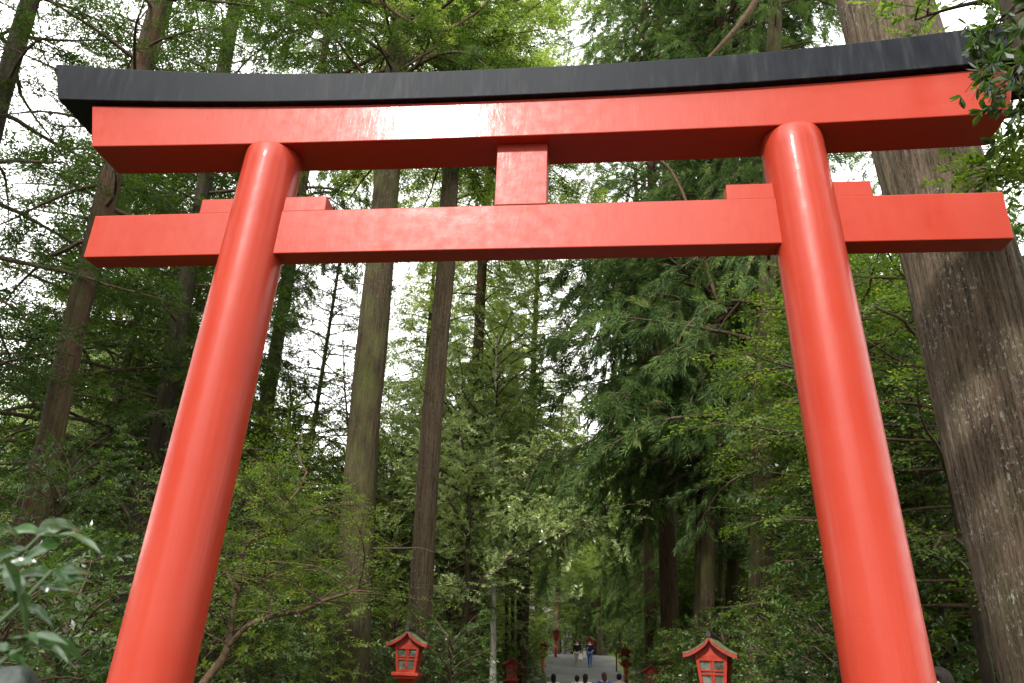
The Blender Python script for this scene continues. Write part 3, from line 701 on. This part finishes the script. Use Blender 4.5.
limb_tree('spreading_tree', 'glossy leaved tree with a dark bent limb in front of the thin pale trunk', 21, [
    ([(458, 668), (462, 630), (468, 597), (484, 576), (505, 563), (520, 565), (532, 574)], 8, 3, 1),
    ([(470, 595), (466, 560), (470, 520), (468, 480), (462, 440)], 5, 2, .8), ([(505, 563), (515, 545), (514, 520), (530, 480), (548, 450)], 4, 2, .5),
    ([(500, 563), (540, 545), (565, 530), (585, 520)], 3, 1.5, 0), ([(470, 540), (450, 500), (440, 470), (425, 430)], 4, 2, 0)],
    L_PALE, BARK_DARK, [dict(n=26, L=2.3, size=.36, st=.36)], 42, 'leafy')

# ---- unique crowns for the wood behind, then copies of them
def straight(x, y, lean=(0, 0)):
    z = gz(x, y); return (lambda h: np.array([x+lean[0]*(h-z), y+lean[1]*(h-z), h])), z
def wood_tree(name, label, u, D, H, r, barkm, leafm, specs, seed, group=None, **kw):
    p = at(u, 660, D); ax, zg = straight(p[0], p[1], (R0.normal()*.008, R0.normal()*.008))
    for s in specs: s['h0'] += zg; s['h1'] += zg
    return make_tree(name, label, 'tree', ax, zg, zg+H, r, r*.35, barkm, leafm, specs, seed, group=group, **kw)
GL = 'trees of the wood left of the path'; GR = 'trees of the wood right of the path'
def clone(src, u, D, s, rz, label, group, dz=0, H=None):
    p = at(u, 660, D); c = copy_tree(src); c.location = (p[0], p[1], gz(p[0], p[1])+dz); c.rotation_euler = (0, 0, rz); c.scale = (s, s, s*(H or 1)); c['label'] = label
    if group: c['group'] = group
    elif 'group' in c: del c['group']
    return c
LFAR = 'leafy tree far back in the dense wood left of the path'; RFAR = 'conifer far back in the dense wood right of the path'
bl = wood_tree('broadleaf_tree', LFAR, 250, 34, 12, .16, BARK_DARK, L_MID, [leafy_specs(1.5, 12, 4.2, 60, .55, sub=.5, sp=.3)], 51, GL)
hk = wood_tree('hinoki_tree', 'light green conifer with layered sprays beyond the slim brown trunk', 522, 34, 23, .22, BARK_RED, L_HINOKI, [fir_specs(7, 23, 4.2, 120, .70, droop=.8, sub=.45)], 52, None)
ts = wood_tree('tall_cedar', 'tall cedar whose high crown fills the sky right of the centre strut', 672, 29, 32, .34, BARK_RED, L_SUGI, [sugi_specs(15, 32, 4.6, 100, .55)], 60, None)
sg = wood_tree('cedar_tree', RFAR, 680, 40, 24, .3, BARK_MOSS, L_SUGI, [sugi_specs(3, 24, 4.0, 100, .75, sub=.55, sp=.34)], 53, GR)
fr = wood_tree('fir_tree', 'dark fir in the wood behind the left pillar', 120, 30, 22, .15, BARK_DARK, L_FIR, [fir_specs(5, 22, 4.6, 96, .62, sub=.5, sp=.32)], 54, None)
lm = wood_tree('lime_green_tree', 'small bright yellow green tree lit among dark firs left of the left pillar', 95, 38, 9, .14, BARK_DARK, L_LIME, [leafy_specs(1, 9, 3.8, 50, .5, sub=.5, sp=.3)], 55, None)
dk = wood_tree('broadleaf_tree', 'dark glossy evergreen filling the space left of the right pillar', 890, 14.5, 7.6, .10, BARK_DARK, L_DARK, [leafy_specs(.6, 7.4, 2.3, 70, .36, sub=.34, sp=.2)], 56, None)
mp_ = wood_tree('maple_tree', 'light green layered maple between the right pillar and the giant trunk', 905, 13.5, 8.2, .09, BARK_DARK, L_MAPLE, [dict(kind='maple', prof='round', h0=2.2, h1=8.2, R=2.6, nb=48, size=.36, el=(.1, .5), droop=.4, sub=.34, sublen=.5, sp=.2, flat=.8)], 57, None)
bs = wood_tree('evergreen_bush', 'dense leafy bush beside the path', 452, 18.5, 2.2, .03, BARK_DARK, L_DARK, [leafy_specs(.1, 2.2, 1.2, 44, .30, sub=.25, sp=.16, el=(.3, 1.0))], 58, None, k=6, steps=6)
bs['category'] = 'bush'; bs['label'] = 'dense leafy bush beside the large red lantern left of the path'
mb_ = wood_tree('leafy_bush', 'mid green bush behind the large lantern left of the path', 393, 21, 2.4, .03, BARK_DARK, L_MID, [leafy_specs(.1, 2.6, 1.5, 44, .32, sub=.3, sp=.18, el=(.3, 1.0))], 59, None, k=6, steps=6); mb_['category'] = 'bush'

pl = wood_tree('pale_leafy_tree', 'rounded pale green tree with shiny leaves behind the slim brown trunk', 446, 26, 10.5, .09, BARK_DARK, L_PALE, [leafy_specs(2.5, 10.5, 3.5, 90, .36, sub=.34, sp=.2)], 61, None)
clone(hk, 25, 36, 1.0, 1.4, 'light green conifer shining through the firs at the left edge', None)
clone(hk, 110, 42, 1.0, 2.4, 'light green conifer shining through the firs left of the left pillar', None)
clone(pl, 60, 27, .95, 4.4, 'pale green tree low behind the firs at the far left', None)
clone(lm, 235, 27, .9, 1.9, 'yellow green tree low between the left pillar and the winding limbs', None)
clone(lm, 335, 24, .62, 4.9, 'small yellow green tree low at the left side of the mossy trunk', None)
clone(pl, 392, 31, .85, 2, 'pale green tree between the mossy trunk and the slim brown trunk', None)
clone(pl, 516, 52, 1.1, 3, 'pale green tree left of the far end of the path', None)
clone(lm, 482, 42, 1.0, 3, 'yellow green tree low behind the thin pale trunk', None)
# light conifers in the centre, tall crowns above
for u, D, s, rz, lab in ((556, 78, 1.15, 1, 'light green conifer beyond the crest of the path, below the patch of white sky'), (455, 38, .95, 2, 'light green conifer showing behind the dark reddish trunk'), (500, 54, 1.1, 3, 'tall light conifer furthest along the left side of the path'), (640, 60, 1.0, 4, 'light conifer in the distance at the left edge of the hanging cedar foliage'), (402, 33, .88, 5, 'light conifer between the mossy and the slim brown trunks'), (600, 84, .9, 2.2, 'light conifer closing the view at the end of the path'), (535, 64, .8, .5, 'shorter light conifer left of the end of the path')):
    clone(hk, u, D, s, rz, lab, None)
for u, D, s, rz, lab in ((652, 37, .86, 4, 'tall cedar crown right of the patch of white sky'), (800, 22, .85, 3, 'tall cedar crown above the right pillar'), (225, 30, 1.05, 5.5, 'tall cedar crown above the left pillar'), (735, 32, 1.1, .7, 'tall cedar crown behind the right pillar top')):
    clone(ts, u, D, s, rz, lab, None)
for u, D, s, rz, lab in ((48, 24, .95, 1, 'dark fir behind the reddish tree at the far left'), (215, 38, .8, 2, 'dark fir between left pillar and the mossy trunk, further back'), (-20, 22, 1.05, 3, 'dark fir at the left edge of the picture'), (150, 27, 1.05, 4.4, 'dark fir left of the left pillar, near the dark trunk'), (10, 34, 1.1, 5, 'dark fir deep in the wood at the far left')):
    clone(fr, u, D, s, rz, lab, None)
clone(fr, 276, 27, .80, 1.1, 'dark fir at the right edge of the left pillar', None)
clone(fr, 260, 52, .75, 5.4, 'dark fir low in the gap between the left pillar and the mossy trunk', None)
# lime and leafy ones
for u, D, s, rz, lab in ((40, 44, 1.25, 1, 'bright green tree glowing behind the firs at the left edge'), (170, 46, 1.1, 2, 'bright green tree behind the left pillar'), (300, 36, .9, 3.4, 'bright yellow green tree behind the winding brown limbs'), (395, 30, .85, 4, 'bright green tree low between the mossy and the slim brown trunks')):
    clone(lm, u, D, s, rz, lab, None)
# the rest of the wood, both sides
i = 0
for D, us, s in ((30, (205, 330, 385), .72), (44, (-60, 20, 110, 200, 290, 350, 410, 455), .95), (62, (-120, -40, 40, 130, 230, 320, 390, 440, 480, 512), 1.1), (85, (60, 160, 260, 350, 430, 480, 510, 535), 1.25)):
    for u in us:
        i += 1; rr = R0.random(); clone(bl, u+R0.normal()*8, D+R0.normal()*2, s*R0.uniform(.85, 1.12), rr*6.28, LFAR, GL)
for D, us, s in ((34, (720, 770, 830, 900, 960, 1020), .85), (50, (665, 700, 750, 800, 860, 930, 1000, 1070), 1.), (72, (640, 662, 690, 730, 790, 850, 930), 1.05), (95, (575, 600, 622, 640, 665), 1.0)):
    for u in us: clone(sg, u+R0.normal()*6, D+R0.normal()*2, s*R0.uniform(.85, 1.1), R0.random()*6.28, RFAR, GR)
RB = 'broad leaved tree under the conifers right of the path'
for u, D, s in ((668, 48, .5), (690, 38, .5), (700, 33, .42), (725, 32, .55), (655, 64, .6), (632, 80, .7), (605, 100, .8), (580, 98, .8), (560, 97, .8), (625, 99, .8), (592, 110, 1.0), (570, 112, 1.0), (612, 114, 1.0), (760, 30, .6), (880, 26, .6), (960, 24, .6), (1010, 20, .6)):
    clone(bl, u, D, s, R0.random()*6.28, RB, 'leafy trees under the conifers right of the path')
for u, D, s, rz, lab in ((812, 20, .8, 2, 'dark glossy evergreen beneath the cedar foliage left of the right pillar'), (800, 24, 1.1, 3, 'dark glossy evergreen behind the brown trunk near the right pillar'), (905, 14.5, .8, 4, 'dark glossy evergreen low between right pillar and giant trunk'), (950, 13, .62, 5, 'low dark evergreen against the left edge of the giant trunk'), (1040, 14, 1., 1, 'dark evergreen at the right edge behind the giant trunk'), (20, 12, .52, 2, 'dark evergreen low at the left edge behind the big leaves'), (100, 14, .55, 3.3, 'dark evergreen low against the left side of the left pillar'), (240, 15, .62, 4.3, 'dark evergreen behind the winding brown limbs'), (300, 19, .6, 5.5, 'dark evergreen against the left side of the mossy trunk')):
    clone(dk, u, D, s, rz, lab, None)
clone(mp_, 985, 12, .9, 2, 'light green maple at the right edge beyond the giant trunk', None)
clone(mp_, 860, 17, 1.1, 3, 'light green maple higher up behind the right pillar', None)
clone(mp_, 215, 15, .6, 4, 'light green maple close to the right side of the left pillar', None)
# bushes along the path
for n, (u, D, s) in enumerate([(375, 19, .8), (452, 21, .75), (478, 26, .8), (495, 33, .85), (522, 36, .9), (526, 42, 1.), (330, 17, .9), (290, 15, .9), (250, 13.5, .9), (205, 13, .9), (505, 38, .9), (522, 54, 1.2), (535, 72, 1.3), (510, 48, 1.3), (425, 24, .9)]):
    clone((bs, mb_)[n % 2], u, D, s, n*1.7, 'leafy bush in the undergrowth left of the path', 'bushes left of the path')
for n, (u, D, s) in enumerate([(650, 42, .9), (642, 50, 1.1), (672, 34, .8), (690, 33, 1.), (690, 24, .9), (780, 14.5, .9), (815, 13.5, .8), (835, 12.5, .9), (910, 13, .7), (935, 13.5, .7), (975, 14, .9), (725, 21, 1.1), (705, 22, .9), (640, 60, 1.4), (634, 74, 1.6), (660, 44, 1.3), (612, 92, 1.6), (590, 96, 1.6), (565, 92, 1.6), (545, 90, 1.5)]):
    clone((mb_, bs)[n % 2], u, D, s, n*1.3, 'leafy bush in the undergrowth right of the path', 'bushes right of the path')
clone(bs, -20, 8, .9, 1, 'dark low bush at the left edge under the big leaves', None); clone(bs, 60, 9.5, .9, 2, 'dark low bush left of the foot of the left pillar', None)
# thin trunks by the left kerb
for n, (u, u2, D, w) in enumerate(((507, 505, 33, 4.5), (520, 516, 34, 6), (513, 511, 38, 4), (697, 701, 24, 9), (720, 725, 28, 8))):
    px_tree('young_cedar', ('thin straight trunk in the shade left of the path' if n < 3 else 'slim straight trunk in the shade behind the mossy roofed lantern'), 'tree', [(u2, 400), (u, 650)], D, ((u, 610), w), 13, BARK_MOSS, L_HINOKI, [fir_specs(9, 13, 1.6, 16, .5)], 70+n, group='thin trunks left of the path' if n < 3 else 'slim trunks behind the mossy lantern')

# ---- leafy tree reaching in at the upper right, its trunk outside the picture
tb = at(1120, 300, 5.6); rng = np.random.default_rng(77)
T = thing('overhanging_tree', 'dark oval leaved branches hanging over the right tip of the gate cap', 'tree', (tb[0], tb[1], gz(tb[0], tb[1]))); off = np.array(T.location)
mb = MB(); zt = 9.5; mb.tube([(0, 0, -.3), (.05, 0, 3), (-.05, .1, 6), (0, .1, zt)], [.16, .13, .1, .04], 12); mb.build('trunk', BARK_DARK, T)
PP = []; DD = []; SS = []; lb = MB()
for (u0, v0), (u1, v1), D0, D1, n in (((1115, 30), (985, 68), 5.2, 4.5, 17), ((1110, 90), (1008, 78), 5.2, 4.6, 11), ((1100, -40), (985, 35), 5.2, 4.9, 13), ((1120, 160), (1022, 112), 5.2, 4.8, 11), ((1110, 0), (1000, 22), 5.3, 5.0, 9)):
    a = at(u0, v0, D0)-off; b_ = at(u1, v1, D1)-off; t = np.linspace(0, 1, 9)[:, None]; Q = a*(1-t)+b_*t+np.sin(t*pi)*np.array([0, 0, .10]); root = np.array([0, .05, a[2]-.5]); Q = np.concatenate([[root], Q])
    lb.tube(Q, np.linspace(.03, .005, 10), 6)
    for k in range(int(n*1.5)):
        s = rng.uniform(2, 9) if k > 6 else rng.uniform(7.5, 9); q = min(8, int(s)); p0 = Q[q]+(Q[q+1]-Q[q])*(s-q); d = norm(Q[q+1]-Q[q]); d = rotz(d, rng.choice([-1, 1])*rng.uniform(.1, 1.2)); d[2] += rng.normal()*.3
        l = rng.uniform(.10, .42)*(1.0 if s < 7 else .6); p1 = p0+norm(d)*l; lb.tube([p0, (p0+p1)/2+[0, 0, .02], p1], [.004, .003, .002], 4, False); PP.append(p1-norm(d)*.03); DD.append(d); SS.append(rng.uniform(.13, .19))
lb.build('branches', TWIG_D, T); v, t = stamp(rng, 'oval', PP, DD, SS, .35); poly_mesh('crown', v, t, L_OAK, T)
# light green maple sprays above the cap and beyond its tip
limb_tree('maple_tree', 'bright green maple branch above the right end of the black cap', 7.6, [([(1130, 300), (1120, 120), (1080, 20), (1010, -5), (950, 8), (915, 20)], 12, 2, -.3), ([(1100, 200), (1060, 170), (1030, 160), (995, 170)], 6, 2, 0)], L_MAPLE, BARK_DARK, [dict(n=18, L=.8, size=.30, st=.5)], 43, 'leafy')

# bare limbs crossing above the gate
def limb(label, D, pts, w0, w1, mat, root_u):
    rng = np.random.default_rng(len(label)); Q = np.array([at(u, v, D) for u, v in pts]); t = np.linspace(0, len(Q)-1, len(Q)*5)
    return np.stack([np.interp(t, range(len(Q)), Q[:, c]) for c in range(3)], 1), mpp(Q[0])/2
def add_limb(T, D, pts, w0, w1, mat, name='limb'):
    off = np.array(T.location); Q, s = limb('x', D, pts, w0, w1, mat, 0)
    for _ in range(4): Q[1:-1] = (Q[:-2]+2*Q[1:-1]+Q[2:])/4
    mb = MB(); mb.tube(Q-off, np.linspace(w0*s, w1*s, len(Q)), 8); mb.build(name, mat, T)
add_limb(t9, 15.5, [(768, -40), (757, 0), (742, 22), (728, 38), (713, 54), (690, 78)], 7, 4, TWIG_L)
add_limb(t4, 14.5, [(392, -30), (374, -5), (396, 14), (420, 28), (442, 33), (462, 22), (478, 12), (492, -4)], 4, 3, TWIG_L)
add_limb(t4, 14.5, [(442, 33), (436, 48), (418, 58), (400, 70)], 3, 2, TWIG_L)
add_limb(t10, 19, [(716, 300), (700, 240), (682, 190), (668, 165), (640, 150)], 4, 3, TWIG_L)

# ---- big leaves in the lower left, close to the lens
def near_shrub():
    b = at(-60, 660, 2.1); T = thing('big_leaved_shrub', 'shrub with large wavy glossy leaves reaching in at the lower left', 'shrub', (b[0], b[1], 0)); off = np.array(T.location)
    rng = np.random.default_rng(9); sb = MB(); V = []; F = []
    stems = [([(-90, 683), (-40, 620), (10, 565), (40, 535)], 2.0), ([(-90, 700), (-20, 640), (22, 602), (52, 570)], 1.9), ([(-70, 720), (-20, 680), (10, 655), (40, 640)], 1.8), ([(-80, 650), (-30, 570), (-5, 545)], 2.1)]
    for pts, D in stems:
        Q = np.array([at(u, v, D) for u, v in pts])-off; Q = np.concatenate([[np.array([0, 0, .1])], Q]); sb.tube(Q, np.linspace(.008, .0025, len(Q)), 8)
    sb.tube([(0, 0, -.2), (0, 0, .5)], [.02, .014], 8)
    sb.build('stem', simple('green_stem', (.05, .075, .03), .6, .3, .2, 20), T)
    # leaf: base px, tip px, width px, distance
    LV = [((38, 533), (-2, 528), 10, 2.0), ((36, 536), (70, 522), 9, 2.0), ((44, 536), (104, 541), 10, 2.0), ((62, 541), (22, 556), 6, 1.98), ((40, 526), (92, 528), 6, 2.05), ((28, 548), (-10, 560), 7, 2.0), ((20, 540), (-5, 520), 7, 2.02),
          ((50, 575), (10, 572), 10, 1.9), ((46, 592), (36, 566), 7, 1.9), ((52, 576), (98, 568), 9, 1.9), ((54, 583), (100, 577), 8, 1.88), ((44, 590), (92, 592), 9, 1.92), ((36, 562), (-8, 566), 7, 1.9),
          ((26, 606), (55, 623), 8, 1.86), ((18, 598), (6, 560), 12, 1.8), ((4, 560), (33, 640), 15, 1.75), ((0, 610), (22, 622), 7, 1.9), ((24, 604), (12, 580), 6, 1.9),
          ((20, 640), (70, 637), 10, 1.8), ((22, 646), (86, 647), 11, 1.78), ((30, 640), (60, 632), 8, 1.85), ((10, 650), (-20, 648), 10, 1.8), ((40, 646), (70, 656), 8, 1.8), ((12, 640), (40, 634), 9, 1.84), ((5, 652), (28, 664), 8, 1.8), ((-5, 590), (-30, 600), 12, 1.9)]
    lm_ = L_NEAR
    for n, (a, c, w, D) in enumerate(LV):
        A = at(*a, D)-off; Cc = at(*c, D+rng.uniform(-.12, .12))-off; ax = Cc-A; L = np.linalg.norm(ax); ax /= L; vw = norm(A+off-CAM); up = norm(np.cross(ax, vw)); nr = norm(np.array([0, 0, 1.])*.6+rng.normal(size=3)*.2-.55*vw); sd = norm(np.cross(nr, ax)); nr = np.cross(ax, sd)
        W = max(w*mpp(A+off)*1.8, L*.33); m_ = 14; v = []
        ph = rng.uniform(0, 6)
        for i in range(m_+1):
            t = i/m_; hw = W/2*(sin(pi*min(1, t**.8))**.8)*(1-.35*t) if 0 < t < 1 else .0012
            c0 = A+ax*L*t+np.array([0, 0, 1])*(-.16*L*t*t+.05*L*sin(3*t))
            for q in (-1, -.5, 0, .5, 1):
                v.append(c0+sd*hw*q+nr*(abs(q)*hw*.28+.10*hw*sin(t*13+ph+q*2.))-nr*(.0008 if q == 0 else 0))
        f = [(i*5+j, i*5+j+1, i*5+j+6, i*5+j+5) for i in range(m_) for j in range(4)]
        mb = MB(); mb.add(v, f); o = mb.build('leaf', lm_, T); at_ = o.data.attributes.new('tint', 'FLOAT', 'FACE'); at_.data.foreach_set('value', np.full(len(o.data.polygons), rng.uniform(.2, .75), np.float32))
near_shrub()

# ---- ferns and ground cover nobody could count
def cover():
    rng = np.random.default_rng(33); P = []; D = []; S = []
    for _ in range(26000):
        y = 4+rng.random()**1.4*75; q = rng.random()**1.5*9+2.75; x = pcx(y)+(q if rng.random() < .55 else -q); P.append((x, y, gz(x, y)+.02)); a = rng.uniform(0, 6.28); D.append((cos(a), sin(a), rng.uniform(.3, 1.6))); S.append(rng.uniform(.16, .42)*(1 if q > 3.6 else .45))
    v, t = stamp(rng, 'maple', P, D, S, .3); o = poly_mesh('ground_cover', v, t, L_MID); tag(o, 'low green undergrowth covering the forest floor beside the path', 'undergrowth', None, 'stuff')
cover()

# unseen trees added beside and behind the viewer to block light on the gate
for n, (x, y, src, s) in enumerate([(-10.5, -5, fr, .85), (-14, -14, fr, 1.0), (-15, -22, ts, .9), (-15, -8, hk, 1.1), (-14, 0, fr, 1.1), (10.5, -8, fr, .95), (9.5, -18, ts, .95), (10, -27, hk, 1.2), (15, -13, sg, 1.), (-18, -30, sg, 1.), (-6, -48, sg, 1.), (5, -45, sg, 1.1)]):
    c = clone(src, 500, 30, s, n*1.3, 'tree added on either side of the viewer, outside the picture, to block light', 'trees added around the viewer to block light, outside the picture'); c.location = (x, y, gz(x, y))
for n, (x, y) in enumerate([(-11, -10), (-14, -18), (9.5, -13), (10, -22), (-11, -3), (12, -4)]):
    c = clone(bl, 500, 30, .8, n*1.7, 'leafy tree added on either side of the viewer, outside the picture, to block light', 'leafy trees added around the viewer to block light, outside the picture'); c.location = (x, y, gz(x, y))
# ------------------------------------------------------------------ daylight
SUN_EL, SUN_AZ = 38.5, 194.5      # azimuth clockwise from +y
w = bpy.data.worlds.new('World'); sc.world = w; w.use_nodes = True; nt = w.node_tree; bg = nt.nodes['Background']
sky = nt.nodes.new('ShaderNodeTexSky'); sky.sky_type = 'NISHITA'; sky.sun_disc = False
sky.sun_elevation = radians(SUN_EL); sky.sun_rotation = radians(SUN_AZ)
tc = nt.nodes.new('ShaderNodeTexCoord'); mp = nt.nodes.new('ShaderNodeMapping'); mp.inputs['Scale'].default_value = (1, 1, 2.2); nt.links.new(tc.outputs['Generated'], mp.inputs[0])
nf = noise_(nt, mp.outputs[0], 2.6, 6, .6, .3)
fac = ramp(nt, nf, [(.28, (.72,)*3), (.5, (.98,)*3)])
cl = ramp(nt, noise_(nt, mp.outputs[0], 1.7, 4, .5), [(.3, (7.5, 7.6, 7.6)), (.7, (12.5, 12.3, 11.9))])
mx = mixc(nt, fac, sky.outputs[0], cl)
nt.links.new(mx, bg.inputs['Color']); bg.inputs['Strength'].default_value = .15
sl = bpy.data.lights.new('sun', 'SUN'); so = bpy.data.objects.new('sun', sl); COL.objects.link(so)
sl.energy = 2.1; sl.angle = radians(4); sl.color = (1, .97, .92)
az = radians(SUN_AZ); dv = Vector((sin(az)*cos(radians(SUN_EL)), cos(az)*cos(radians(SUN_EL)), sin(radians(SUN_EL))))
so.rotation_euler = dv.to_track_quat('Z', 'Y').to_euler()
vs = sc.view_settings; vs.view_transform = 'Standard'; vs.look = 'None'; vs.gamma = 1; vs.exposure = 1.4; vs.use_curve_mapping = False
c_ = sc.cycles; c_.max_bounces = 6; c_.diffuse_bounces = 4; c_.glossy_bounces = 2; c_.transmission_bounces = 3; c_.transparent_max_bounces = 4; c_.sample_clamp_indirect = 6; c_.caustics_reflective = False; c_.caustics_refractive = False
print('LEAVES', NPOLY[0])
